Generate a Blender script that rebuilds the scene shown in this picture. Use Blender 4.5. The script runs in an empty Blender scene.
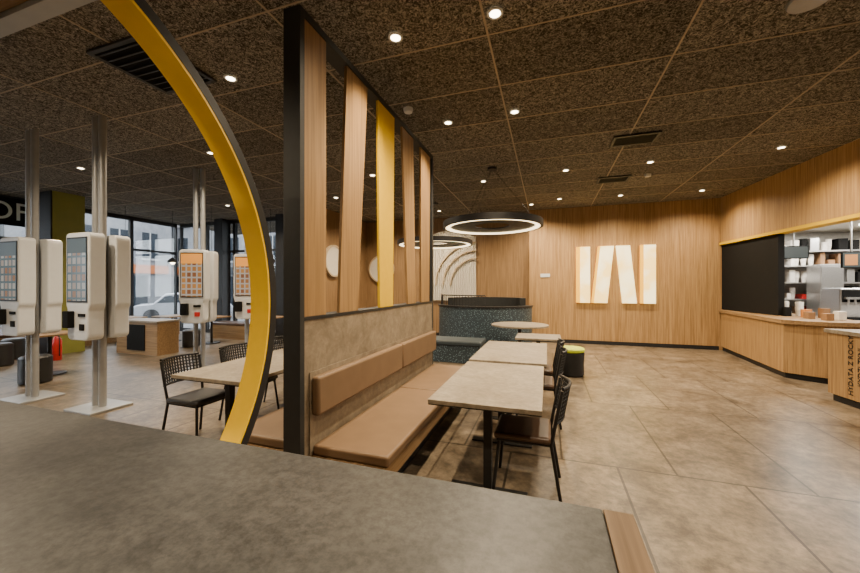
import bpy, bmesh, math, random
from mathutils import Vector, Matrix
random.seed(7)
S=bpy.context.scene
COL=S.collection
# ------------------------------------------------------------------ materials
def newmat(n):
    m=bpy.data.materials.new(n); m.use_nodes=True
    nt=m.node_tree; b=nt.nodes['Principled BSDF']
    return m,nt,b
def setc(b,c): b.inputs['Base Color'].default_value=(c[0],c[1],c[2],1)
def plain(n,c,rough=.5,metal=0,var=.12,scale=14,bump=0.0,spec=.5):
    m,nt,b=newmat(n); N=nt.nodes; L=nt.links
    b.inputs['Roughness'].default_value=rough; b.inputs['Metallic'].default_value=metal
    b.inputs['Specular IOR Level'].default_value=spec
    tc=N.new('ShaderNodeTexCoord'); no=N.new('ShaderNodeTexNoise'); no.inputs['Scale'].default_value=scale; no.inputs['Detail'].default_value=5
    L.new(tc.outputs['Object'],no.inputs['Vector'])
    r=N.new('ShaderNodeValToRGB'); r.color_ramp.elements[0].position=.3; r.color_ramp.elements[1].position=.7
    r.color_ramp.elements[0].color=tuple(x*(1-var) for x in c)+(1,); r.color_ramp.elements[1].color=tuple(min(1,x*(1+var)) for x in c)+(1,)
    L.new(no.outputs['Fac'],r.inputs['Fac']); L.new(r.outputs['Color'],b.inputs['Base Color'])
    if bump:
        bp=N.new('ShaderNodeBump'); bp.inputs['Strength'].default_value=bump; bp.inputs['Distance'].default_value=.01
        L.new(no.outputs['Fac'],bp.inputs['Height']); L.new(bp.outputs['Normal'],b.inputs['Normal'])
    return m
def wood(n,dark,light,axis='Z',rough=.5,f=38):
    m,nt,b=newmat(n); N=nt.nodes; L=nt.links
    b.inputs['Roughness'].default_value=rough; b.inputs['Specular IOR Level'].default_value=.3
    tc=N.new('ShaderNodeTexCoord'); mp=N.new('ShaderNodeMapping')
    s=[f,f,f]; s['XYZ'.index(axis)]=1.1
    mp.inputs['Scale'].default_value=s
    no=N.new('ShaderNodeTexNoise'); no.inputs['Scale'].default_value=1; no.inputs['Detail'].default_value=6; no.inputs['Roughness'].default_value=.65; no.inputs['Distortion'].default_value=.4
    L.new(tc.outputs['Object'],mp.inputs['Vector']); L.new(mp.outputs['Vector'],no.inputs['Vector'])
    r=N.new('ShaderNodeValToRGB'); r.color_ramp.elements[0].position=.34; r.color_ramp.elements[1].position=.66
    r.color_ramp.elements[0].color=dark+(1,); r.color_ramp.elements[1].color=light+(1,)
    L.new(no.outputs['Fac'],r.inputs['Fac']); L.new(r.outputs['Color'],b.inputs['Base Color'])
    return m
def emis(n,c,s):
    m,nt,b=newmat(n); setc(b,(c[0]*.5,c[1]*.5,c[2]*.5)); b.inputs['Emission Color'].default_value=(c[0],c[1],c[2],1); b.inputs['Emission Strength'].default_value=s
    b.inputs['Roughness'].default_value=.4
    return m
OAKD=(.22,.125,.05); OAKL=(.40,.25,.108)
oak=wood('oak_vertical',OAKD,OAKL,'Z')
oakslat=wood('oak_slat',(.20,.115,.045),(.33,.20,.085),'Z')
oakx=wood('oak_along_x',(.17,.1,.045),(.30,.19,.09),'X')
oaky=wood('oak_along_y',(.17,.1,.045),(.30,.19,.09),'Y')
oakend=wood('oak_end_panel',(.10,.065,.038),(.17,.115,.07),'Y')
oakdk=wood('oak_darker',(.17,.1,.045),(.30,.185,.09),'Z')  # darker oak tone for the recess and return walls
oakpale=wood('pale_oak',(.40,.31,.20),(.52,.42,.29),'Z')
black=plain('black_metal',(.012,.012,.013),.5,.0,.15,spec=.35)
blackm=plain('black_matte',(.007,.007,.007),.8,spec=.15)
frame_m=plain('dark_frame',(.02,.021,.021),.55,spec=.35)
gridm=plain('ceiling_grid_paint',(.34,.28,.20),.6)
yellow=plain('yellow_paint',(.86,.56,.006),.4,0,.03)
yelslat=plain('yellow_slat_paint',(.62,.39,.002),.6,0,.03,spec=.2)
leather=plain('tan_leather',(.155,.098,.055),.5,0,.08,6,.1,.3)
seatdk=plain('brown_seat_leather',(.075,.042,.026),.35,0,.1,8,.1)
seatbk=plain('black_seat',(.015,.015,.016),.45,0,.1)
white=plain('white_plastic',(.60,.62,.64),.3,0,.03)
offwhite=plain('white_paint',(.60,.56,.48),.6,0,.04)
steel=plain('brushed_steel',(.5,.5,.5),.32,.85,.08,40)
pole_m=plain('grey_pole_metal',(.33,.34,.35),.4,.4,.05)
lime=plain('lime_fabric',(.42,.50,.02),.7,0,.1,30)
olive=plain('olive_paint',(.22,.22,.035),.6,0,.08,4)
red=plain('red_paint',(.5,.02,.02),.35)
orange=plain('orange_paint',(.5,.2,.05),.45)
paper=plain('paper_white',(.7,.66,.6),.7)
cardb=plain('cardboard',(.24,.13,.06),.8,0,.1)
kwall=plain('kitchen_tile',(.42,.40,.36),.4)
downlight_em=emis('downlight_lens',(1,.84,.58),16)
ring_em=emis('ring_glow',(1,.78,.45),4.5)
kl_em=emis('kitchen_light',(1,.95,.85),10)
signm,nt,b=newmat('sign_glow'); N=nt.nodes;L=nt.links
tc=N.new('ShaderNodeTexCoord'); no=N.new('ShaderNodeTexNoise'); no.inputs['Scale'].default_value=1.6
L.new(tc.outputs['Object'],no.inputs['Vector']); r=N.new('ShaderNodeValToRGB'); r.color_ramp.elements[0].position=.42;r.color_ramp.elements[1].position=.56
r.color_ramp.elements[0].color=(1,.60,.10,1); r.color_ramp.elements[1].color=(1,.84,.44,1)
L.new(no.outputs['Fac'],r.inputs['Fac']);L.new(r.outputs['Color'],b.inputs['Emission Color']); b.inputs['Emission Strength'].default_value=2.4
setc(b,(.6,.5,.3))
signy=emis('sign_glow_yellow',(1,.48,.02),1.7)
def concrete(n,a,c,rough=.5,scale=2.2,tile=None,bump=.05,fine=0,fd=.72):
    m,nt,b=newmat(n); N=nt.nodes;L=nt.links
    b.inputs['Roughness'].default_value=rough; b.inputs['Specular IOR Level'].default_value=.4
    tc=N.new('ShaderNodeTexCoord'); n1=N.new('ShaderNodeTexNoise'); n1.inputs['Scale'].default_value=scale;n1.inputs['Detail'].default_value=12;n1.inputs['Roughness'].default_value=.72
    n1.inputs['Distortion'].default_value=.6
    L.new(tc.outputs['Object'],n1.inputs['Vector'])
    r=N.new('ShaderNodeValToRGB'); r.color_ramp.elements[0].position=.36;r.color_ramp.elements[1].position=.66
    r.color_ramp.elements[0].color=a+(1,); r.color_ramp.elements[1].color=c+(1,)
    L.new(n1.outputs['Fac'],r.inputs['Fac']); out=r.outputs['Color']
    if fine:
        n2=N.new('ShaderNodeTexNoise'); n2.inputs['Scale'].default_value=fine; n2.inputs['Detail'].default_value=5; n2.inputs['Roughness'].default_value=.75
        L.new(tc.outputs['Object'],n2.inputs['Vector']); r2=N.new('ShaderNodeValToRGB'); r2.color_ramp.elements[0].position=.38; r2.color_ramp.elements[1].position=.6
        r2.color_ramp.elements[0].color=(fd,fd,fd,1); r2.color_ramp.elements[1].color=(1.0,1.0,1.0,1)
        L.new(n2.outputs['Fac'],r2.inputs['Fac'])
        mx=N.new('ShaderNodeMix'); mx.data_type='RGBA'; mx.blend_type='MULTIPLY'; mx.inputs['Factor'].default_value=1
        L.new(out,mx.inputs['A']); L.new(r2.outputs['Color'],mx.inputs['B']); out=mx.outputs['Result']
    if tile:
        w,h,ox,oy,mc,ms,off=tile
        mp=N.new('ShaderNodeMapping'); mp.inputs['Location'].default_value=(ox,oy,0)
        L.new(tc.outputs['Object'],mp.inputs['Vector'])
        bt=N.new('ShaderNodeTexBrick'); bt.offset=off; bt.squash=1; bt.inputs['Scale'].default_value=1
        bt.inputs['Brick Width'].default_value=w; bt.inputs['Row Height'].default_value=h; bt.inputs['Mortar Size'].default_value=ms; bt.inputs['Mortar Smooth'].default_value=.1
        bt.inputs['Color1'].default_value=(1,1,1,1); bt.inputs['Color2'].default_value=(.76,.76,.76,1); bt.inputs['Mortar'].default_value=mc+(1,)
        L.new(mp.outputs['Vector'],bt.inputs['Vector'])
        mx=N.new('ShaderNodeMix'); mx.data_type='RGBA'; mx.blend_type='MULTIPLY'; mx.inputs['Factor'].default_value=1
        L.new(out,mx.inputs['A']); L.new(bt.outputs['Color'],mx.inputs['B']); out=mx.outputs['Result']
    L.new(out,b.inputs['Base Color'])
    if bump:
        bp=N.new('ShaderNodeBump'); bp.inputs['Strength'].default_value=bump; bp.inputs['Distance'].default_value=.01
        L.new(n1.outputs['Fac'],bp.inputs['Height']); L.new(bp.outputs['Normal'],b.inputs['Normal'])
    return m
floor_m=concrete('floor_stone_tile',(.085,.062,.039),(.28,.22,.15),.34,2.2,(0.92,1.84,.33,.2,(.22,.21,.2),.010,.5),.06,12,.5)
counter_m=concrete('dark_concrete_laminate',(.045,.046,.046),(.10,.10,.098),.42,3.0,None,.05,40,.55)
table_m=concrete('beige_concrete_laminate',(.20,.165,.12),(.32,.275,.21),.4,4,None,.05,20)
panel_m=concrete('taupe_stone_panel',(.15,.115,.078),(.29,.235,.165),.55,3.2,None,.05,16,.78)
terr,nt,b=newmat('teal_terrazzo'); N=nt.nodes;L=nt.links
tc=N.new('ShaderNodeTexCoord'); vo=N.new('ShaderNodeTexVoronoi'); vo.inputs['Scale'].default_value=30
L.new(tc.outputs['Object'],vo.inputs['Vector']); r=N.new('ShaderNodeValToRGB'); r.color_ramp.interpolation='CONSTANT'
r.color_ramp.elements[0].color=(.15,.22,.26,1); r.color_ramp.elements[1].position=.28; r.color_ramp.elements[1].color=(.022,.036,.048,1)
L.new(vo.outputs['Distance'],r.inputs['Fac']);L.new(r.outputs['Color'],b.inputs['Base Color'])
teal=plain('teal_upholstery',(.022,.034,.042),.6)
ceil_m,nt,b=newmat('ceiling_woodwool'); N=nt.nodes;L=nt.links
b.inputs['Roughness'].default_value=.95; b.inputs['Specular IOR Level'].default_value=.1
tc=N.new('ShaderNodeTexCoord'); n1=N.new('ShaderNodeTexNoise'); n1.inputs['Scale'].default_value=32; n1.inputs['Detail'].default_value=6; n1.inputs['Roughness'].default_value=.8;n1.inputs['Distortion'].default_value=1.5
L.new(tc.outputs['Object'],n1.inputs['Vector'])
r=N.new('ShaderNodeValToRGB'); r.color_ramp.elements[0].position=.46;r.color_ramp.elements[1].position=.60
r.color_ramp.elements[0].color=(.045,.041,.035,1); r.color_ramp.elements[1].color=(.45,.415,.35,1)
L.new(n1.outputs['Fac'],r.inputs['Fac'])
mp=N.new('ShaderNodeMapping'); mp.inputs['Location'].default_value=(.496,.2,0); L.new(tc.outputs['Object'],mp.inputs['Vector'])
bt=N.new('ShaderNodeTexBrick'); bt.offset=0; bt.inputs['Scale'].default_value=1; bt.inputs['Brick Width'].default_value=1.65; bt.inputs['Row Height'].default_value=.83; bt.inputs['Mortar Size'].default_value=.002
bt.inputs['Color1'].default_value=(1,1,1,1);bt.inputs['Color2'].default_value=(.66,.66,.66,1);bt.inputs['Mortar'].default_value=(1,1,1,1)
L.new(mp.outputs['Vector'],bt.inputs['Vector'])
mx=N.new('ShaderNodeMix'); mx.data_type='RGBA'; mx.blend_type='MULTIPLY'; mx.inputs['Factor'].default_value=1
L.new(r.outputs['Color'],mx.inputs['A']);L.new(bt.outputs['Color'],mx.inputs['B'])
L.new(mx.outputs['Result'],b.inputs['Base Color'])
bp=N.new('ShaderNodeBump'); bp.inputs['Strength'].default_value=.8; bp.inputs['Distance'].default_value=.02
L.new(n1.outputs['Fac'],bp.inputs['Height']); L.new(bp.outputs['Normal'],b.inputs['Normal'])
glass=bpy.data.materials.new('window_glass'); glass.use_nodes=True; nt=glass.node_tree; N=nt.nodes;L=nt.links; N.remove(N['Principled BSDF'])
tr=N.new('ShaderNodeBsdfTransparent'); tr.inputs['Color'].default_value=(.95,.97,.97,1); gl=N.new('ShaderNodeBsdfGlossy'); gl.inputs['Roughness'].default_value=.02; ms=N.new('ShaderNodeMixShader'); ms.inputs['Fac'].default_value=.05
L.new(tr.outputs[0],ms.inputs[1]);L.new(gl.outputs[0],ms.inputs[2]);L.new(ms.outputs[0],N['Material Output'].inputs['Surface'])
# screens: menu grid drawn on the screen surface in object space
def menu_mat(n,bg,c1,c2,st):
    m,nt,b=newmat(n); N=nt.nodes;L=nt.links; setc(b,(.02,.02,.02)); b.inputs['Roughness'].default_value=.15
    tc=N.new('ShaderNodeTexCoord'); sx=N.new('ShaderNodeSeparateXYZ'); cx=N.new('ShaderNodeCombineXYZ'); L.new(tc.outputs['Object'],sx.inputs[0]); L.new(sx.outputs['X'],cx.inputs['X']); L.new(sx.outputs['Z'],cx.inputs['Y'])
    bt=N.new('ShaderNodeTexBrick'); bt.offset=0; bt.inputs['Scale'].default_value=1; bt.inputs['Brick Width'].default_value=.0925; bt.inputs['Row Height'].default_value=.105; bt.inputs['Mortar Size'].default_value=.014; bt.inputs['Mortar Smooth'].default_value=0
    mp=N.new('ShaderNodeMapping'); mp.inputs['Location'].default_value=(.185,.02,0); L.new(cx.outputs[0],mp.inputs['Vector']); L.new(mp.outputs['Vector'],bt.inputs['Vector'])
    bt.inputs['Color1'].default_value=c1+(1,); bt.inputs['Color2'].default_value=c2+(1,); bt.inputs['Mortar'].default_value=bg+(1,)
    L.new(bt.outputs['Color'],b.inputs['Emission Color']); b.inputs['Emission Strength'].default_value=st
    return m
scr_bgA=menu_mat('screen_menu_grey',(.10,.14,.14),(.42,.40,.34),(.30,.12,.04),.8)
scr_bgB=menu_mat('screen_menu_orange',(.50,.42,.33),(.62,.26,.06),(.22,.07,.03),.85)
tile_dark=emis('screen_tile_dark',(.04,.055,.055),.8)
tile_food=emis('screen_tile_food',(.45,.19,.06),.9)
scr_burger=emis('screen_picture_orange',(.75,.30,.05),.9)
bld=concrete('facade_render',(.11,.115,.13),(.20,.205,.21),.8,.6)
bldw=plain('facade_glass',(.015,.02,.026),.25)
bldtrim=plain('facade_trim',(.28,.28,.28),.7)
shopf=plain('shopfront_orange',(.28,.08,.02),.7)
shopd=plain('shopfront_dark',(.03,.035,.04),.5)
asph=plain('asphalt',(.09,.09,.092),.9,0,.15,3)
carp=plain('car_paint',(.25,.26,.28),.25,.3,.05)
# ------------------------------------------------------------------ mesh helpers
def BM(): return bmesh.new()
def abox(bm,x0,x1,y0,y1,z0,z1):
    v=[bm.verts.new(p) for p in [(x0,y0,z0),(x1,y0,z0),(x1,y1,z0),(x0,y1,z0),(x0,y0,z1),(x1,y0,z1),(x1,y1,z1),(x0,y1,z1)]]
    for f in [(0,3,2,1),(4,5,6,7),(0,1,5,4),(1,2,6,5),(2,3,7,6),(3,0,4,7)]: bm.faces.new([v[i] for i in f])
    return bm
def box(*a): return abox(BM(),*a)
def aprism(bm,pts,axis,a0,a1):
    def mk(p,a):
        return {'Z':(p[0],p[1],a),'Y':(p[0],a,p[1]),'X':(a,p[0],p[1])}[axis]
    A=[bm.verts.new(mk(p,a0)) for p in pts]; B=[bm.verts.new(mk(p,a1)) for p in pts]; n=len(pts)
    bm.faces.new(A); bm.faces.new(B[::-1])
    for i in range(n): bm.faces.new([A[i],B[i],B[(i+1)%n],A[(i+1)%n]])
    bmesh.ops.recalc_face_normals(bm,faces=bm.faces[:])
    return bm
def prism(*a): return aprism(BM(),*a)
def acyl(bm,p0,p1,r0,r1=None,seg=20):
    if r1 is None:r1=r0
    p0=Vector(p0);p1=Vector(p1); d=(p1-p0).normalized(); u=d.orthogonal().normalized(); w=d.cross(u)
    A=[];B=[]
    for i in range(seg):
        a=2*math.pi*i/seg; o=u*math.cos(a)+w*math.sin(a)
        A.append(bm.verts.new(p0+o*r0));B.append(bm.verts.new(p1+o*r1))
    bm.faces.new(A[::-1]);bm.faces.new(B)
    for i in range(seg): bm.faces.new([A[i],A[(i+1)%seg],B[(i+1)%seg],B[i]])
    return bm
def cyl(*a,**k): return acyl(BM(),*a,**k)
def atube(bm,pts,r,seg=8):
    pts=[Vector(p) for p in pts]; rings=[]; prev=None
    for i,p in enumerate(pts):
        t=(pts[min(i+1,len(pts)-1)]-pts[max(i-1,0)]).normalized()
        if prev is None: u=t.orthogonal().normalized()
        else: u=(prev-t*prev.dot(t)).normalized()
        prev=u; w=t.cross(u)
        rings.append([bm.verts.new(p+(u*math.cos(2*math.pi*k/seg)+w*math.sin(2*math.pi*k/seg))*r) for k in range(seg)])
    for a,b2 in zip(rings,rings[1:]):
        for k in range(seg): bm.faces.new([a[k],a[(k+1)%seg],b2[(k+1)%seg],b2[k]])
    bm.faces.new(rings[0][::-1]); bm.faces.new(rings[-1])
    return bm
def tube(*a,**k): return atube(BM(),*a,**k)
def lathe(prof,seg=32,bm=None):
    bm=bm or BM(); rings=[]
    for r,z in prof:
        rings.append([bm.verts.new((max(r,.0005)*math.cos(2*math.pi*k/seg),max(r,.0005)*math.sin(2*math.pi*k/seg),z)) for k in range(seg)])
    for a,c in zip(rings,rings[1:]):
        for k in range(seg): bm.faces.new([a[k],a[(k+1)%seg],c[(k+1)%seg],c[k]])
    bm.faces.new(rings[0][::-1]);bm.faces.new(rings[-1])
    bmesh.ops.recalc_face_normals(bm,faces=bm.faces[:])
    return bm
def arcring(r0,r1,h0,h1,mapf,a0=0,a1=2*math.pi,seg=96):
    bm=BM(); full=abs(a1-a0-2*math.pi)<1e-6; n=seg if full else seg+1; R=[]
    for i in range(n):
        a=a0+(a1-a0)*i/seg
        R.append([bm.verts.new(mapf(r*math.cos(a),r*math.sin(a),h)) for r,h in ((r0,h0),(r1,h0),(r1,h1),(r0,h1))])
    for i in range(seg):
        a=R[i];c=R[(i+1)%n]
        for k in range(4): bm.faces.new([a[k],c[k],c[(k+1)%4],a[(k+1)%4]])
    if not full: bm.faces.new(R[0]);bm.faces.new(R[-1][::-1])
    bmesh.ops.recalc_face_normals(bm,faces=bm.faces[:])
    return bm
def roundpoly(corners,n=5):
    out=[]; N_=len(corners)
    for i,(x,z,r) in enumerate(corners):
        p=Vector((x,z)); a=Vector(corners[i-1][:2]); c=Vector(corners[(i+1)%N_][:2])
        if r<=0: out.append((x,z)); continue
        s=p+(a-p).normalized()*r; e=p+(c-p).normalized()*r
        for k in range(n+1):
            t=k/n; q=s*(1-t)**2+p*2*t*(1-t)+e*t*t; out.append((q.x,q.y))
    return out
def mkobj(name,bm,mat,bevel=0,smooth=False,seg=2):
    me=bpy.data.meshes.new(name); 
    if smooth:
        for f in bm.faces: f.smooth=True
    bm.to_mesh(me); bm.free(); me.materials.append(mat)
    o=bpy.data.objects.new(name,me); COL.objects.link(o)
    if bevel:
        md=o.modifiers.new('bevel','BEVEL'); md.width=bevel; md.segments=seg; md.limit_method='ANGLE'; md.angle_limit=.7
    if smooth: 
        try: me.set_sharp_from_angle(angle=.7)
        except Exception: pass
    return o
def struct(name,bm,mat,**k):
    o=mkobj(name,bm,mat,**k); o['kind']='structure'; return o
def thing(name,label,cat,loc=(0,0,0),rot=0,group=None):
    e=bpy.data.objects.new(name,None); e.empty_display_size=.1; COL.objects.link(e); e.location=loc; e.rotation_euler=(0,0,rot)
    e['label']=label; e['category']=cat
    if group:e['group']=group
    return e
def part(name,bm,mat,parent,world=False,label=None,**k):
    if world:
        root=parent
        off=Vector((0,0,0))
        while root is not None: off+=Vector(root.location); root=root.parent
        for v in bm.verts: v.co-=off
    o=mkobj(name,bm,mat,**k); o.parent=parent
    if label:o['label']=label
    return o
def solo(name,bm,mat,label,cat,origin=(0,0,0),rot=0,group=None,**k):
    o=mkobj(name,bm,mat,**k); o.location=origin; o.rotation_euler=(0,0,rot); o['label']=label;o['category']=cat
    if group:o['group']=group
    return o
def kids(o): return [c for c in bpy.data.objects if c.parent==o]
def clone(root,loc,rot=0,label=None):
    orig=set()
    st=[root]
    while st:
        x=st.pop(); orig.add(x); st+=kids(x)
    def rec(o,par):
        ks=[k for k in kids(o) if k in orig]
        c=o.copy(); COL.objects.link(c)
        if par is not None: c.parent=par
        for k in ks: rec(k,c)
        return c
    c=rec(root,None); c.location=loc; c.rotation_euler=(0,0,rot)
    if label:c['label']=label
    return c
def text(name,s,size,mat,parent,origin,xa,ya,ext=.003,align='CENTER'):
    cu=bpy.data.curves.new(name,'FONT'); cu.body=s; cu.size=size; cu.extrude=ext; cu.align_x=align; cu.align_y='CENTER'
    t=bpy.data.objects.new(name+'_tmp',cu); COL.objects.link(t)
    dg=bpy.context.evaluated_depsgraph_get(); dg.update()
    me=bpy.data.meshes.new_from_object(t.evaluated_get(dg)); bpy.data.objects.remove(t)
    xa=Vector(xa).normalized();ya=Vector(ya).normalized();za=xa.cross(ya)
    M=Matrix((xa,ya,za)).transposed().to_4x4(); M.translation=Vector(origin); me.transform(M)
    me.materials.clear(); me.materials.append(mat)
    o=bpy.data.objects.new(name,me); COL.objects.link(o); o.parent=parent
    return o
H=3.83
def wx(y): return 4.14+.088*(10.7-y)
# ------------------------------------------------------------------ shell
struct('floor',box(-12.5,9,-2.5,11.6,-.12,0),floor_m)
struct('ceiling',box(-12.7,9,-2.7,11.8,H,H+.15),ceil_m)
g=BM(); x=-.496-1.65*7
while x<5.2: abox(g,x-.009,x+.009,-2.5,10.69,H-.006,H-.0005); x+=1.65
y=-.2-.83*2
ys=[]
while y<10.6: ys.append(y); y+=.83
for y in ys: abox(g,-12.4,min(wx(y)-.01,4.9),y-.007,y+.007,H-.005,H-.0007)
struct('trim_2',g,gridm)
struct('wall_back',box(-.5,4.34,10.7,10.95,0,H),oak)
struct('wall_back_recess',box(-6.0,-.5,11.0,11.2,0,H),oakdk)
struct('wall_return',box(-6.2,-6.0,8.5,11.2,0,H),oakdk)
struct('wall_front',box(-12.7,9,-2.7,-2.5,0,H),offwhite)
struct('wall_right_upper',prism([(wx(10.7),10.7),(wx(-2.5),-2.5),(wx(-2.5)+.2,-2.5),(wx(10.7)+.2,10.7)],'Z',2.70,H),oak)
struct('wall_right',prism([(wx(3.2),3.2),(wx(-2.5),-2.5),(wx(-2.5)+.2,-2.5),(wx(3.2)+.2,3.2)],'Z',0,2.70),oak)
struct('trim_1',prism([(wx(10.7)-.03,10.7),(wx(3.2)-.03,3.2),(wx(3.2)+.2,3.2),(wx(10.7)+.2,10.7)],'Z',2.64,2.70),yelslat)
struct('baseboard_back',box(-.5,4.1,10.68,10.7,0,.1),black)
struct('baseboard_recess',box(-6.0,-.5,10.98,11.0,0,.1),black)
struct('wall_kitchen_back',box(4.34,9,11.4,11.6,0,H),kwall)
struct('wall_kitchen_side',box(8.8,9,-2.5,11.4,0,H),kwall)
struct('ceiling_kitchen',box(wx(3.2)+.2,8.8,3.0,11.4,2.95,3.0),offwhite)
struct('wall_right_black_panel',prism([(wx(10.69)+.02,10.69),(wx(8.76)+.02,8.76),(wx(8.76)+.12,8.76),(wx(10.69)+.12,10.69)],'Z',1.03,2.63),blackm)
def facade(axis,pos,a0,a1,step,name_i):
    n=max(1,round((a1-a0)/step)); st=(a1-a0)/n
    for i in range(n):
        s=a0+i*st; e=s+st
        bm=BM()
        def bx(s0,s1,z0,z1,t=.05):
            if axis=='Y': abox(bm,s0,s1,pos-t,pos+t,z0,z1)
            else: abox(bm,pos-t,pos+t,s0,s1,z0,z1)
        bx(s,s+.05,0,H); bx(e-.05,e,0,H); bx(s+.05,e-.05,0,.12); bx(s+.05,e-.05,H-.12,H); bx(s+.05,e-.05,2.75,2.82)
        w=struct('window_%d'%(name_i+i),bm,frame_m)
        g=BM()
        if axis=='Y': abox(g,s+.05,e-.05,pos-.006,pos+.006,.12,H-.12)
        else: abox(g,pos-.006,pos+.006,s+.05,e-.05,.12,H-.12)
        p=part('pane',g,glass,w)
    return n
k=facade('Y',9.2,-12.5,-6.2,1.26,1)
facade('X',-12.6,-2.5,9.1,1.45,1+k)
struct('wall_black_column',box(-10.45,-10.1,8.8,9.12,0,H),black)
struct('wall_black_column_2',box(-7.95,-7.55,8.8,9.12,0,H),black)
struct('wall_column_olive',box(-11.6,-10.9,5.0,5.6,0,H),olive)
struct('trim_column_black',box(-11.62,-10.92,4.97,4.999,0,H),black)
# ------------------------------------------------------------------ outside
o=solo('ground',box(-60,40,-40,60,-.3,-.14),asph,'grey asphalt street and pavement outside the glazing','ground'); o['kind']='structure'
def building(x0,x1,y0,y1,h,label,side,fm):
    t=thing('building',label,'building',((x0+x1)/2,(y0+y1)/2,-.14))
    part('facade',box(x0,x1,y0,y1,-.14,h),bld,t,world=True)
    g=BM(); f=BM(); s_=BM(); sw=BM()
    def bb(bm,a0,a1,d0,d1,z0_,z1_):
        if side=='Y': abox(bm,a0,a1,y0-d1,y0-d0,z0_,z1_)
        else: abox(bm,x1+d0,x1+d1,a0,a1,z0_,z1_)
    A0,A1=(x0,x1) if side=='Y' else (y0,y1)
    a=A0+.5
    while a<A1-2.6:
        bb(sw,a,a+2.2,-.02,.03,.1,2.3); a+=2.6
    a=A0+.8
    while a<A1-1.6:
        z=3.4
        while z<h-1.7:
            bb(g,a,a+.9,-.02,.03,z,z+1.6); bb(f,a-.1,a+1.0,.03,.12,z-.15,z-.03); bb(f,a+.42,a+.48,.031,.05,z,z+1.6); z+=2.5
        a+=1.7
    bb(f,A0,A1,.03,.25,h-.3,h)
    bb(s_,A0+.3,A1-.3,.121,.2,2.42,2.95)
    q=part('window_glass',g,bldw,t,world=True); q['kind']='stuff'
    q=part('window_sill',f,bldtrim,t,world=True); q['kind']='stuff'
    q=part('shop_window',sw,bldw,t,world=True); q['kind']='stuff'
    part('shop_fascia',s_,fm,t,world=True)
building(-34,-22.5,18,24,8.5,'pale grey rendered town building with orange shop fascia','Y',shopf)
building(-22,-13.5,19,25,7.6,'grey town building with dark shop fascia','Y',shopd)
building(-13,-2,20,26,8.2,'low grey town building across the street','Y',shopf)
building(-34,-25,-8,7,8,'grey rendered town building with rows of windows','X',shopd)
building(-33,-24,7.6,17,7,'pale town building with orange shop fascia beside street','X',shopf)
car=thing('parked_car','grey car parked on the street outside the windows','car',(-18,13.5,-.14),.9)
prof=[(-2.1,.3),(-2.1,.75),(-1.9,.85),(-1.3,.9),(-.8,1.4),(.7,1.42),(1.35,.95),(2.0,.85),(2.15,.6),(2.15,.3)]
part('body',prism(prof,'Y',-.85,.85),carp,car,bevel=.05)
part('side_glass',prism([(-1.15,.93),(-.72,1.33),(.62,1.35),(1.15,.96)],'Y',-.86,.86),bldw,car)
for sx in (-1.35,1.35):
    for sy in (-.87,.67): part('wheel',cyl((sx,sy,.32),(sx,sy+.2,.32),.32,seg=24),black,car)
# ------------------------------------------------------------------ foreground counter
c=thing('bar_counter','long dark concrete-look counter with a wooden end panel','counter',(-1.6,.5,0))
part('countertop',box(-3.6,.118,.12,.875,1.055,1.10),counter_m,c,world=True,bevel=.004)
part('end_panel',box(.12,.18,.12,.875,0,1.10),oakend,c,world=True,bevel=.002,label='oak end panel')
part('cabinet_body',box(-1.5,.118,.2,.82,.0,1.054),oakx,c,world=True)
part('cabinet_body',box(-3.55,-1.84,.2,.82,.0,1.054),oakx,c,world=True)
c=thing('hanging_canopy','wooden canopy with pale metal edge hanging above the counter','canopy',(-2,.5,2.6))
part('canopy_board',box(-4.2,-.9,.2,.74,2.62,2.74),oakx,c,world=True)
part('edge_strip',box(-4.2,-.9,.742,.80,2.60,2.66),pole_m,c,world=True)
for x in (-3.8,-1.2): part('hanger',cyl((x,.45,2.74),(x,.45,H),.012,seg=10),black,c,world=True)
s=thing('spotlight','black cylindrical spotlight under the canopy','lamp',(-1.93,.62,2.455))
part('housing',cyl((0,0,0),(0,0,.12),.05),black,s,smooth=True); part('mount',cyl((0,0,.12),(0,0,.143),.03),black,s)
# ------------------------------------------------------------------ hoop
hm=lambda a,b_,h:(h,.28+a,1.5+b_)
hp=thing('arch_hoop','large round hoop with black rim and yellow inner face','decoration',(-1.67,.28,0))
part('rim',arcring(1.452,1.5,-1.74,-1.6,hm,seg=160),black,hp,world=True,smooth=True)
part('inner_band',arcring(1.438,1.4515,-1.74,-1.602,hm,seg=160),yellow,hp,world=True,smooth=True,label='yellow inner band')
# ------------------------------------------------------------------ divider
dv=thing('room_divider','room divider with stone-look half wall and slanted wooden and yellow slats','partition',(-1.67,3.47,0))
TOP=3.53
part('half_wall',box(-1.735,-1.605,2.05,4.92,0,1.36),panel_m,dv,world=True)
part('cap_rail',box(-1.74,-1.6,2.05,4.92,1.36,1.385),black,dv,world=True)
part('post',box(-1.74,-1.6,2.0,2.05,0,TOP),frame_m,dv,world=True,bevel=.003)
part('post',box(-1.74,-1.6,4.92,4.97,0,TOP),frame_m,dv,world=True,bevel=.003)
part('top_rail',box(-1.74,-1.6,2.05,4.92,TOP-.05,TOP),frame_m,dv,world=True)
def slat(pts,m,lab=None): part('slat',prism(pts,'X',-1.64,-1.612),m,dv,world=True,bevel=.003,label=lab)
z0,z1=1.385,TOP-.05
slat([(2.055,z0),(2.32,z0),(2.32,z1),(2.055,z1)],oakslat)
slat([(2.50,z0),(2.80,z0),(2.98,z1),(2.62,z1)],oakslat)
slat([(3.24,z0),(3.56,z0),(3.60,z1),(3.20,z1)],yelslat,'yellow painted slat')
slat([(4.00,z0),(4.27,z0),(4.18,z1),(3.82,z1)],oakslat)
slat([(4.48,z0),(4.82,z0),(4.86,z1),(4.46,z1)],oakslat)
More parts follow.
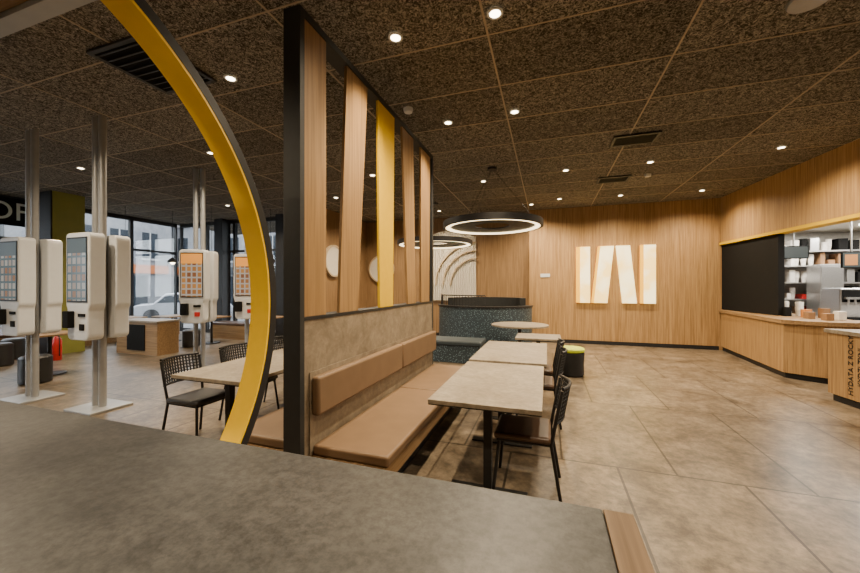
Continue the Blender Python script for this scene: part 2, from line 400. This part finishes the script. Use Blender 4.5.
# ------------------------------------------------------------------ benches
def bench(xw,dirx,y0,y1,ysplit,label):
    b_=thing('bench_seat',label,'bench',(xw+dirx*.3,(y0+y1)/2,0))
    def X(a,b2): 
        p,q=xw+dirx*a,xw+dirx*b2; return (min(p,q),max(p,q))
    part('plinth',box(*X(.05,.42),y0+.1,y1-.05,0,.29),black,b_,world=True)
    part('bench_frame',box(*X(.01,.60),y0,y1,.29,.40),oaky,b_,world=True,bevel=.004)
    segs=[(y0,ysplit),(ysplit,y1)]
    for a,c2 in segs:
        part('seat_cushion',box(*X(.02,.61),a+.007,c2-.007,.401,.475),leather,b_,world=True,bevel=.018,seg=3,smooth=True)
        part('backrest_cushion',box(*X(.008,.075),a+.007,c2-.007,.68,.96),leather,b_,world=True,bevel=.022,seg=3,smooth=True)
    part('back_board',box(*X(.002,.007),y0,y1,.40,.99),panel_m,b_,world=True)
bench(-1.6,1,2.10,4.9,3.64,'tan leather upholstered wall bench on oak frame')
bench(-1.74,-1,2.10,4.9,3.64,'tan leather bench on the window side of the divider')
# ------------------------------------------------------------------ tables
def table(x0,x1,y0,y1,label):
    cx,cy=(x0+x1)/2,(y0+y1)/2; t=thing('dining_table',label,'table',(cx,cy,0))
    hx,hy=(x1-x0)/2,(y1-y0)/2
    part('tabletop',box(-hx,hx,-hy,hy,.722,.755),table_m,t,bevel=.003)
    part('edge_band',box(-hx+.004,hx-.004,-hy+.004,hy-.004,.714,.7215),black,t)
    for s in (-1,1):
        y=s*(hy-.27)
        part('leg',box(-.032,.032,y-.032,y+.032,.016,.70),black,t,bevel=.004)
        part('foot',box(-.3,.3,y-.04,y+.04,0,.016),black,t,bevel=.004)
        part('bracket',box(-.25,.25,y-.03,y+.03,.70,.7135),black,t)
    return t
table(-.85,-.03,2.5,3.92,'rectangular table with beige concrete-look top and black legs beside the bench')
table(-.86,0,4.03,5.5,'rectangular beige concrete-look table with black legs beside the far bench')
table(-3.42,-2.55,2.42,4.1,'beige concrete-look table by the ordering kiosks')
table(-.5,.22,5.95,6.6,'small square beige table beside the lime pouf')
rt=thing('round_table','large round table with beige top on black column','table',(-.58,8.1,0))
part('tabletop',cyl((0,0,.722),(0,0,.755),.62,seg=64),table_m,rt,bevel=.003)
part('column',cyl((0,0,.03),(0,0,.721),.04),black,rt,smooth=True)
part('base_plate',lathe([(.3,0),(.3,.015),(.05,.03)]),black,rt,smooth=True)
# ------------------------------------------------------------------ chairs
def chair(seatm,label,loc,rot,group):
    t=thing('dining_chair',label,'chair',loc,rot,group)
    part('seat',box(-.215,.215,-.2,.22,.435,.485),seatm,t,bevel=.022,seg=3,smooth=True)
    part('seat_frame',tube([(-.19,.19,.425),(.19,.19,.425),(.19,-.19,.425),(-.19,-.19,.425),(-.19,.19,.425)],.011),black,t,smooth=True)
    for sx in (-1,1):
        part('leg',tube([(sx*.215,.225,0),(sx*.18,.18,.43)],.013),black,t,smooth=True)
        part('leg',tube([(sx*.215,-.27,0),(sx*.19,-.2,.43),(sx*.2,-.235,.62),(sx*.205,-.275,.84)],.013),black,t,smooth=True)
    def bp_(x,z): 
        k=(z-.6)/.24
        return (x,-.232-.045*k-.06*(1-(x/.205)**2),z)
    n=14
    for nm,z in (('lower_back_rail',.60),('upper_back_rail',.855)): part(nm,tube([bp_(-.205+.41*i/n,z) for i in range(n+1)],.012),black,t,smooth=True)
    w=BM()
    for i in range(1,14):
        x=-.205+.41*i/14; atube(w,[bp_(x,.60),bp_(x,.73),bp_(x,.855)],.0075,seg=5)
    for j in range(1,8):
        z=.60+.255*j/8; atube(w,[bp_(-.205+.41*i/n,z) for i in range(n+1)],.0065,seg=5)
    part('backrest_weave',w,frame_m,t,label='woven lattice backrest')
    return t
G1='chairs along the central tables'
c1=chair(seatdk,'black metal chair, brown leather seat, woven back, at table by bench',(-.17,2.93,0),math.pi/2,G1)
clone(c1,(-.12,4.42,0),math.pi/2,'black metal chair with brown seat at the second table')
clone(c1,(-.12,5.12,0),math.pi/2,'black metal chair with brown seat at the second table')
G2='chairs by the kiosk side table'
c2=chair(seatbk,'black metal chair with black seat and woven back beside kiosk table',(-3.42,2.72,0),-math.pi/2,G2)
for y in (3.42,4.12): clone(c2,(-3.45,y,0),-math.pi/2)
pf=thing('pouf','round black ribbed pouf with lime green cushion','stool',(.42,6.85,0))
part('body',lathe([(.19,0),(.215,.03),(.21,.2),(.22,.4),(.215,.42)],24),black,pf,smooth=True)
part('cushion',lathe([(.2,.421),(.225,.44),(.225,.48),(.2,.5),(.01,.51)],24),lime,pf,smooth=True,label='lime green cushion')
# ------------------------------------------------------------------ booth area
bo=thing('curved_booth','curved teal terrazzo booth wall with dark rail on top','booth',(-1.65,9.4,0))
mz=lambda a,b_,h:(-1.65+a*1.25,9.75+b_*1.0,h)
part('booth_wall',arcring(.92,1.02,0,1.06,mz,math.pi*1.0,math.pi*2.0,48),terr,bo,world=True,smooth=True)
part('cap',arcring(.9,1.04,1.06,1.10,mz,math.pi*1.0,math.pi*2.0,48),black,bo,world=True,smooth=True)
rl=BM()
for i in range(25):
    a=math.pi*(1.0+ .55*i/24); p=mz(.97*math.cos(a),.97*math.sin(a),0); acyl(rl,(p[0],p[1],1.10),(p[0],p[1],1.36),.008,seg=6)
atube(rl,[mz(.97*math.cos(math.pi*(1+.55*i/24)),.97*math.sin(math.pi*(1+.55*i/24)),1.37) for i in range(25)],.014)
part('railing',rl,black,bo,world=True)
iq=thing('booth_banquette','dark grey upholstered curved banquette back against the wall','bench',(-1.65,10.6,0))
mi=lambda a,b_,h:(-1.65+a,9.9+b_*.9,h)
part('backrest',arcring(.95,1.1,.45,1.28,mi,math.pi*.02,math.pi*.98,40),frame_m,iq,world=True,smooth=True)
part('seat_cushion',arcring(.6,.949,.36,.47,mi,math.pi*.02,math.pi*.98,40),teal,iq,world=True,smooth=True)
part('base',arcring(.62,1.1,0,.359,mi,math.pi*.02,math.pi*.98,40),terr,iq,world=True,smooth=True)
bs=thing('booth_bench','dark teal upholstered bench with terrazzo base','bench',(-1.9,7.5,0))
part('base',box(-2.6,-1.3,7.15,7.8,0,.36),terr,bs,world=True,bevel=.01)
part('seat_cushion',box(-2.62,-1.28,7.12,7.8,.361,.46),teal,bs,world=True,bevel=.03,seg=3,smooth=True)
rb=BM(); x=-3.9
while x<-2.1:
    acyl(rb,(x,10.965,1.15),(x,10.965,3.15+.25*math.sin((x+3.9)/1.8*math.pi)),.034,seg=10); x+=.07
solo('ribbed_wall_panel',rb,offwhite,'white vertically ribbed wall panel behind the booth','wall panel')
for i,rr in enumerate((1.35,1.1,.85)):
    m2=lambda a,b_,h:(-2.1+a,h,1.65+b_)
    solo('wall_arch_moulding',arcring(rr-.04,rr,10.88,10.925,m2,math.pi*.5,math.pi,32),oakpale,'thin curved pale oak arch moulding on ribbed wall','wall decoration',group='oak arches on the wall')
wd=thing('wall_disc','round cream wall disc with oak rim','wall decoration',(-5.4,11.0,2.2))
md=lambda a,b_,h:(a,h,b_)
part('disc',cyl((0,-.06,0),(0,-.001,0),.42,seg=48),offwhite,wd); part('rim',arcring(.42,.47,-.08,-.001,md,seg=48),oakpale,wd)
clone(wd,(-5.999,8.95,2.35),math.pi/2,'round cream wall disc on the return wall')
# ------------------------------------------------------------------ ring pendants
def ringp(loc,R,label):
    t=thing('ring_pendant_lamp',label,'lamp',loc)
    mm=lambda a,b_,h:(a,b_,h)
    part('ring_body',arcring(R-.05,R,-.04,.07,mm,seg=80),black,t,smooth=True)
    part('light_strip',arcring(R-.13,R-.051,-.035,-.01,mm,seg=80),ring_em,t,smooth=True,label='warm glowing strip')
    top=H-loc[2]
    for k in range(3):
        a=k*2.094+.4; part('cable',cyl(((R-.03)*math.cos(a),(R-.03)*math.sin(a),.07),(.03*math.cos(a),.03*math.sin(a),top-.04),.004,seg=6),black,t)
    part('canopy',cyl((0,0,top-.04),(0,0,top),.09),black,t,smooth=True)
    part('top_plate',arcring(R*.35,R-.051,-.005,.015,mm,seg=80),frame_m,t)
ringp((-.98,6.65,2.74),.92,'large dark ring pendant with glowing inner edge above the tables')
ringp((-2.84,8.96,2.74),1.0,'large dark ring pendant with glowing inner edge above the booth')
# ------------------------------------------------------------------ wall sign
sg=thing('illuminated_sign','glowing warm white letter M made of four slanted bars','sign',(1.7,10.7,1.15))
def bar(a,b2,c_,d_):
    part('sign_bar',prism([(a,1.15),(b2,1.15),(d_,2.70),(c_,2.70)],'Y',10.62,10.699),signm,sg,world=True)
bar(.875,1.13,.875,1.13); bar(1.225,1.56,1.39,1.72); bar(1.93,2.27,1.775,2.11); bar(2.43,2.71,2.43,2.71)
part('sign_edge',box(.775,.874,10.625,10.699,1.15,2.70),signy,sg,world=True,label='yellow glowing edge')
part('sign_edge',box(2.355,2.429,10.625,10.699,1.15,2.70),signy,sg,world=True,label='yellow glowing edge')
part('sign_edge',prism([(1.165,1.15),(1.224,1.15),(1.389,2.70),(1.33,2.70)],'Y',10.625,10.699),signy,sg,world=True,label='yellow glowing edge')
pl=solo('wall_plaque',box(-.13,.13,-.02,0,-.05,.05),white,'small white plaque on the oak wall','sign',(-.05,10.7,1.92))
ex=solo('exit_sign',box(-.13,.13,-.04,0,-.06,.06),red,'small red safety sign near the ceiling','sign',(-.25,10.7,3.55))
# ------------------------------------------------------------------ service counters
sc=thing('service_counter','oak-fronted service counter with black kickboard','counter',(4.4,9.1,0))
P=[(4.14,10.67),(3.93,7.80),(4.33,7.50),(5.0,7.45),(5.0,10.67)]
part('kickboard',prism([(4.17,10.66),(3.97,7.83),(4.34,7.54),(4.97,7.49),(4.97,10.66)],'Z',0,.1),black,sc,world=True)
part('counter_body',prism(P,'Z',.1,.95),oak,sc,world=True)
part('countertop',prism([(4.10,10.68),(3.89,7.78),(4.32,7.45),(5.02,7.42),(5.02,10.68)],'Z',.95,1.02),oaky,sc,world=True,bevel=.003)
s2=thing('pickup_counter','oak pick-up counter with dark vertical lettering','counter',(4.4,5.4,0))
part('kickboard',prism([(3.83,6.5),(4.09,4.2),(4.97,4.2),(4.97,6.5)],'Z',0,.1),black,s2,world=True)
part('counter_body',prism([(3.79,6.53),(4.05,4.2),(5.0,4.2),(5.0,6.55)],'Z',.1,.95),oak,s2,world=True)
part('countertop',prism([(3.76,6.56),(4.02,4.17),(5.02,4.17),(5.02,6.58)],'Z',.95,1.0),table_m,s2,world=True)
dx=.26/2.33
def ct(s,y,z): 
    xx=3.79+dx*(6.53-y)
    text('lettering',s,.092,black,s2,(xx-.003-4.4,y-5.4,z),(0,0,1),(-dx,1,0))
ct('HYDATA Z ROCKY',6.19,.55); ct('KYDZI ZYNI',6.06,.55)
# ------------------------------------------------------------------ kitchen contents
G='kitchen shelving'
for i,z in enumerate((.9,1.3,1.7,2.1,2.45)): solo('steel_shelf',box(4.95,8.4,10.75,11.395,z-.03,z),steel,'long stainless wall shelf in the kitchen','shelf',group=G)
cup=thing('paper_cup_stack','stack of white paper cups on kitchen shelf','cups',(5.15,10.95,.9),0,'paper cups in the kitchen')
part('cups',lathe([(.035,0),(.05,.12),(.053,.12),(.053,.13),(.05,.14),(.053,.17),(.05,.18),(.053,.21),(.05,.22),(.053,.26),(.05,.27),(.04,.27)],14),paper,cup,smooth=True)
def boxitem(x,y,z,w,d,h,m,lab):
    t=solo('food_carton',box(-w/2,w/2,-d/2,d/2,0,h),m,lab,'box',(x,y,z),group='cartons in the kitchen',bevel=.004)
mats=[(paper,'white carton on steel shelf'),(cardb,'brown cardboard carton on steel shelf'),(steel,'stainless container on steel shelf'),(blackm,'black tray box on steel shelf'),(red,'small red carton on steel shelf')]
first=True
for z in (.9,1.3,1.7,2.1,2.45):
    x=5.05
    while x<7.6:
        if random.random()<.35:
            if first: cup.location=(x,10.93,z); first=False
            else: clone(cup,(x,10.93,z))
            x+=.14
        else:
            w=random.uniform(.07,.17); m_,l_=random.choice(mats[:3]*2+mats+[mats[3]]*2); boxitem(x+w/2,11.0,z+.0005,w,.3,random.uniform(.10,.31),m_,l_); x+=w+.06
fr_=thing('steel_refrigerator','tall stainless refrigerator cabinet in the kitchen','appliance',(6.0,10.45,0))
part('body',box(-.2,.2,-.22,.22,.05,2.1),steel,fr_,bevel=.01); part('door',box(-.19,.19,-.25,-.221,.1,2.05),steel,fr_,bevel=.005); part('handle',cyl((.14,-.27,1.0),(.14,-.27,1.5),.012,seg=8),black,fr_); part('plinth',box(-.18,.18,-.2,.2,0,.05),blackm,fr_)
cm=thing('beverage_machine','stainless beverage machine on kitchen worktop','appliance',(5.72,9.45,.95))
part('body',box(-.2,.2,-.25,.25,0,.62),steel,cm,bevel=.02); part('front_panel',box(-.17,.17,-.27,-.251,.34,.58),blackm,cm); part('drip_tray',box(-.17,.17,-.4,-.251,.0,.05),blackm,cm)
part('nozzle_bar',box(-.15,.15,-.33,-.271,.40,.44),steel,cm)
for x in (-.1,0,.1): part('nozzle',cyl((x,-.3,.28),(x,-.3,.4),.015,seg=10),steel,cm)
kw=thing('kitchen_worktop','stainless steel kitchen worktop','worktop',(6.3,9.0,0))
part('top',box(5.4,7.6,8.2,10.1,.91,.95),steel,kw,world=True); part('body',box(5.45,7.55,8.25,10.05,0,.91),steel,kw,world=True)
for i in range(9):
    clone(cup,(5.48+.13*(i%3),8.3+.15*(i//3),.95) if i<6 else (6.0+.13*(i%3),8.5,.95))
for i,(x,y) in enumerate([(4.72,8.9),(4.85,9.1),(4.72,9.3),(4.85,9.6),(4.72,9.9)]):
    clone(cup,(x,y,1.02),0,'stack of paper cups on the service counter')
for i,(x,y,m_) in enumerate([(4.5,8.2,cardb),(4.62,8.5,orange),(4.45,8.75,blackm),(4.55,7.85,cardb),(4.8,8.0,paper),(4.82,8.4,cardb),(6.5,8.35,cardb),(6.7,8.65,paper),(6.9,8.35,red)]):
    boxitem(x,y,1.0205 if x<5 else .9505,.10,.14,.12+.03*(i%3),m_,'small carton on the counter')
mn=thing('menu_monitor','small hanging menu monitor showing an orange food picture','screen',(5.45,8.75,1.95))
part('bezel',box(-.17,.17,0,.04,0,.30),blackm,mn,bevel=.005); part('screen',box(-.155,.155,-.004,-.0005,.015,.285),tile_dark,mn); part('screen_picture',box(-.13,.05,-.006,-.0045,.05,.25),tile_food,mn); part('mount',cyl((0,.06,.2),(0,.06,1.0),.015),steel,mn)
part('bracket',box(-.03,.03,.041,.07,.16,.24),steel,mn)
om=thing('order_monitor','black hanging order monitor above kitchen counter','screen',(5.1,9.7,2.2))
part('bezel',box(-.22,.22,0,.05,0,.28),blackm,om,bevel=.005); part('screen',box(-.2,.2,-.003,-.0005,.02,.26),tile_dark,om); part('mount',cyl((0,.085,.15),(0,.085,.75),.015),steel,om); part('bracket',box(-.03,.03,.051,.07,.12,.18),steel,om)
for i,(x,y) in enumerate([(5.35,10.2),(6.7,10.0),(5.6,8.0),(6.9,8.0),(6,6)]):
    kt=thing('kitchen_ceiling_light','bright rectangular ceiling light in the kitchen','lamp',(x,y,2.95),0,'kitchen ceiling lights')
    part('diffuser',box(-.3,.3,-.15,.15,-.03,0),kl_em,kt)
    l=bpy.data.lights.new('area','AREA'); l.shape='RECTANGLE'; l.size=.6; l.size_y=.3; l.energy=70; l.color=(1,.93,.82)
    lo=bpy.data.objects.new('lamp_light',l); COL.objects.link(lo); lo.parent=kt; lo.location=(0,0,-.04)
hd=thing('extractor_hood','stainless extractor hood above kitchen worktop','hood',(7.6,9.4,2.3))
part('canopy',aprism(BM(),[(-.5,0),(.5,0),(.3,.4),(-.3,.4)],'Y',-.6,.6),steel,hd); part('duct',box(-.2,.2,-.2,.2,.4,.65),steel,hd)
# ------------------------------------------------------------------ kiosks
def kiosk(loc,rot,kind,label):
    t=thing('ordering_kiosk',label,'kiosk',loc,rot,'self-ordering kiosks')
    part('base_plate',box(-.27,.27,-.24,.24,0,.03),pole_m,t,bevel=.006)
    for sx in (-1,1): part('pole',cyl((sx*.065,0,.03),(sx*.065,0,H),.042,seg=20),pole_m,t,smooth=True)
    bg_=scr_bgA if kind=='A' else scr_bgB
    for s in (-1,1):
        pts=roundpoly([(-.235,1.36,.03),(-.235,2.28,.07),(.235,2.28,.07),(.235,1.36,.03),(.205,1.30,.03),(.205,.92,.08),(-.205,.92,.08),(-.205,1.30,.03)])
        y0,y1=(-.23,-.055) if s<0 else (.055,.23)
        h=part('housing',prism(pts,'Y',y0,y1),white,t,bevel=.018,seg=3)
        f=-.23 if s<0 else .23
        def fb(x0,x1,z0,z1,th,d=.0005):
            a,b2=f+s*d,f+s*(d+th); return box(x0,x1,min(a,b2),max(a,b2),z0,z1)
        part('screen_bezel',fb(-.20,.20,1.40,2.22,.006),black,h)
        part('screen',fb(-.185,.185,1.42,2.20,.002,.007),bg_,h)
        part('screen_banner',fb(-.185,.185,2.02,2.20,.001,.0095),scr_burger if kind=='B' else tile_dark,h)
        part('card_terminal',fb(-.17,-.05,1.08,1.29,.07),blackm,h,bevel=.01)
        part('receipt_slot',fb(.03,.16,1.22,1.26,.012),blackm,h)
        part('scanner_window',fb(.05,.14,1.05,1.13,.01),red if kind=='B' else blackm,h)
    return t
kl='white double-sided ordering kiosk on two grey poles'
kiosk((-5.6,3.03,0),0,'A',kl+', grey menu screen')
kiosk((-7.0,2.99,0),0,'A',kl+', near the column')
kiosk((-6.25,4.95,0),math.radians(22),'B',kl+', orange menu')
kiosk((-6.05,5.95,0),math.radians(22),'B',kl+', by windows')
# ------------------------------------------------------------------ left side furniture
fe=thing('fire_extinguisher','red fire extinguisher standing by the column','fire extinguisher',(-10.1,4.7,0))
part('cylinder',lathe([(.07,0),(.08,.02),(.08,.42),(.05,.5),(.025,.53)],20),red,fe,smooth=True)
part('valve',cyl((0,0,.53),(0,0,.6),.02,seg=10),black,fe); part('hose',tube([(.02,0,.57),(.09,0,.5),(.1,0,.3),(.09,0,.1)],.01),black,fe)
def wbench(x0,x1,y0,y1,h,lab):
    t=thing('window_bench',lab,'bench',((x0+x1)/2,(y0+y1)/2,0))
    part('body',box(x0,x1,y0,y1,0,h-.08),oakx,t,world=True); part('seat_cushion',box(x0,x1,y0,y1,h-.079,h),seatdk,t,world=True,bevel=.02)
wbench(-12.3,-11.75,3.2,8.6,.5,'long oak bench with brown cushion along the glazing')
wbench(-9.9,-8.3,8.2,8.75,.5,'oak bench with brown cushion by the windows')
def lowtable(x,y,lab,s=.35):
    t=thing('cafe_table',lab,'table',(x,y,0)); part('tabletop',box(-s,s,-s,s,.72,.75),oakx,t,bevel=.003); part('column',cyl((0,0,.02),(0,0,.719),.03),black,t); part('base_plate',cyl((0,0,0),(0,0,.02),.22),black,t)
for x,y in ((-11.1,3.8),(-11.1,6.6),(-9.0,7.5),(-10.4,7.4),(-7.4,8.0),(-8.6,3.9)): lowtable(x,y,'small square oak-topped cafe table near the windows')
for x,y in ((-10.5,4.0),(-9.0,6.9),(-10.3,6.7),(-7.4,7.4),(-8.1,3.5),(-11.2,4.5)):
    q=solo('stool',lathe([(.17,0),(.2,.02),(.2,.42),(.17,.45)],20),seatbk,'round black upholstered stool near the windows','stool',(x,y,0),smooth=True,group='black stools')
wc=thing('low_cabinet','low oak cabinet with black panel and beige top near windows','cabinet',(-9.2,6.0,0))
part('body',box(-9.9,-8.5,5.7,6.2,0,.76),oakx,wc,world=True); part('top',box(-9.93,-8.47,5.67,6.23,.76,.8),table_m,wc,world=True)
part('front_panel',box(-9.5,-8.9,5.68,5.699,.1,.7),blackm,wc,world=True)
def pend(loc,):
    t=thing('pendant_lamp','small black pendant lamp with warm globe bulb','lamp',loc,0,'small window pendants')
    part('shade',lathe([(.13,0),(.12,.06),(.05,.12),(.02,.14),(.015,.14),(.04,.11),(.11,.05)],20),black,t,smooth=True)
    part('bulb',lathe([(.01,-.05),(.05,-.03),(.06,.02),(.03,.07)],16),downlight_em,t,smooth=True)
    part('cable',cyl((0,0,.14),(0,0,H-loc[2]),.005,seg=6),black,t)
    return t
p=pend((-11.1,6.6,2.3))
for l in ((-9.0,7.5,2.3),(-10.4,7.4,2.3),(-7.4,8.0,2.3),(-11.1,3.8,2.3)): clone(p,l)
sb=thing('shop_sign','dark fascia sign with white capital letters','sign',(-12.54,4.6,3.1))
part('board',box(0,.04,-.6,.75,0,.68),blackm,sb); text('lettering','OF',.62,white,sb,(.042,.3,.33),(0,1,0),(0,0,1))
# ------------------------------------------------------------------ ceiling fixtures
def downl(loc,energy,ang):
    t=thing('downlight','round recessed ceiling downlight with warm glow','lamp',loc,0,'ceiling downlights')
    mm=lambda a,b_,h:(a,b_,h)
    part('trim_ring',arcring(.045,.065,-.016,-.007,mm,seg=24),white,t)
    part('lens',cyl((0,0,-.0155),(0,0,-.0065),.0445,seg=24),downlight_em,t)
    l=bpy.data.lights.new('spot','SPOT'); l.energy=energy; l.color=(1,.79,.53); l.spot_size=math.radians(ang); l.spot_blend=.9; l.shadow_soft_size=.06
    lo=bpy.data.objects.new('lamp_light',l); COL.objects.link(lo); lo.parent=t; lo.location=(0,0,-.03)
    return t
d0=downl((-.4,2.88,H),530,150)
dn=downl((-1.28,2.88,H),420,85)
for (x,y) in [(-.39,4.58),(.34,7.2),(3.55,7.1),(3.4,9.7),(1.7,9.6),(.3,9.5),(-.4,9.9),(1.75,7.2),(-3.0,9.9),(-1.27,7.4),(-3.3,6.3),(-4.6,9.6),(-5.2,1.6),(-5.0,7.6),(1.0,0.6),(-1.8,-.6),(-8.3,4.2),(-3.6,.6),(-8.3,7.4),(3.6,3.4),(-5.3,4.4)]:
    clone(d0,(x,y,H))  # some of these downlights are extras added to brighten the booth wall, hoop and room
for (x,y) in [(-1.27,4.6),(-3.2,2.89)]: clone(dn,(x,y,H))
def vent(loc,w,d,rot=0):
    t=thing('ceiling_vent','black slatted square ceiling air vent','vent',loc,rot,'ceiling air vents')
    f=BM()
    abox(f,-w/2,w/2,-d/2,-d/2+.04,-.03,-.006);abox(f,-w/2,w/2,d/2-.04,d/2,-.03,-.006);abox(f,-w/2,-w/2+.04,-d/2+.04,d/2-.04,-.03,-.006);abox(f,w/2-.04,w/2,-d/2+.04,d/2-.04,-.03,-.006)
    part('frame',f,frame_m,t)
    part('back_plate',box(-w/2+.04,w/2-.04,-d/2+.04,d/2-.04,-.0095,-.0065),blackm,t)
    s=BM(); n=8
    for i in range(n):
        y=-d/2+.04+(d-.08)*(i+.5)/n; aprism(s,[(y-.02,-.03),(y-.012,-.03),(y+.02,-.010),(y+.012,-.010)],'X',-w/2+.04,w/2-.04)
    part('slats',s,frame_m,t); return t
vent((-3.75,2.5,H),.75,.75); vent((1.25,6.0,H),.62,.4); vent((1.3,8.1,H),.6,.4)
for (x,y) in [(-1.65,4.1),(1.9,8.0),(2.6,3.1)]:
    solo('smoke_detector',lathe([(.05,-.05),(.06,-.02),(.06,0)],16),white,'small white ceiling smoke detector','detector',(x,y,H),smooth=True,group='ceiling detectors')
solo('ceiling_speaker',lathe([(.02,-.035),(.13,-.03),(.14,-.015),(.14,-.006)],28),pole_m,'round grey ceiling speaker','speaker',(1.93,3.5,H),smooth=True)
# ------------------------------------------------------------------ world + camera
w=bpy.data.worlds.new('World'); S.world=w; w.use_nodes=True
bg=w.node_tree.nodes['Background']; bg.inputs['Color'].default_value=(.90,.94,1,1); bg.inputs['Strength'].default_value=10.0
cam=bpy.data.cameras.new('Camera'); cam.sensor_width=36; cam.lens=352/860*36; cam.clip_start=.05; cam.clip_end=300
co=bpy.data.objects.new('Camera',cam); COL.objects.link(co); co.location=(0,0,1.6); co.rotation_euler=(math.radians(90),0,math.radians(18.38))
S.camera=co
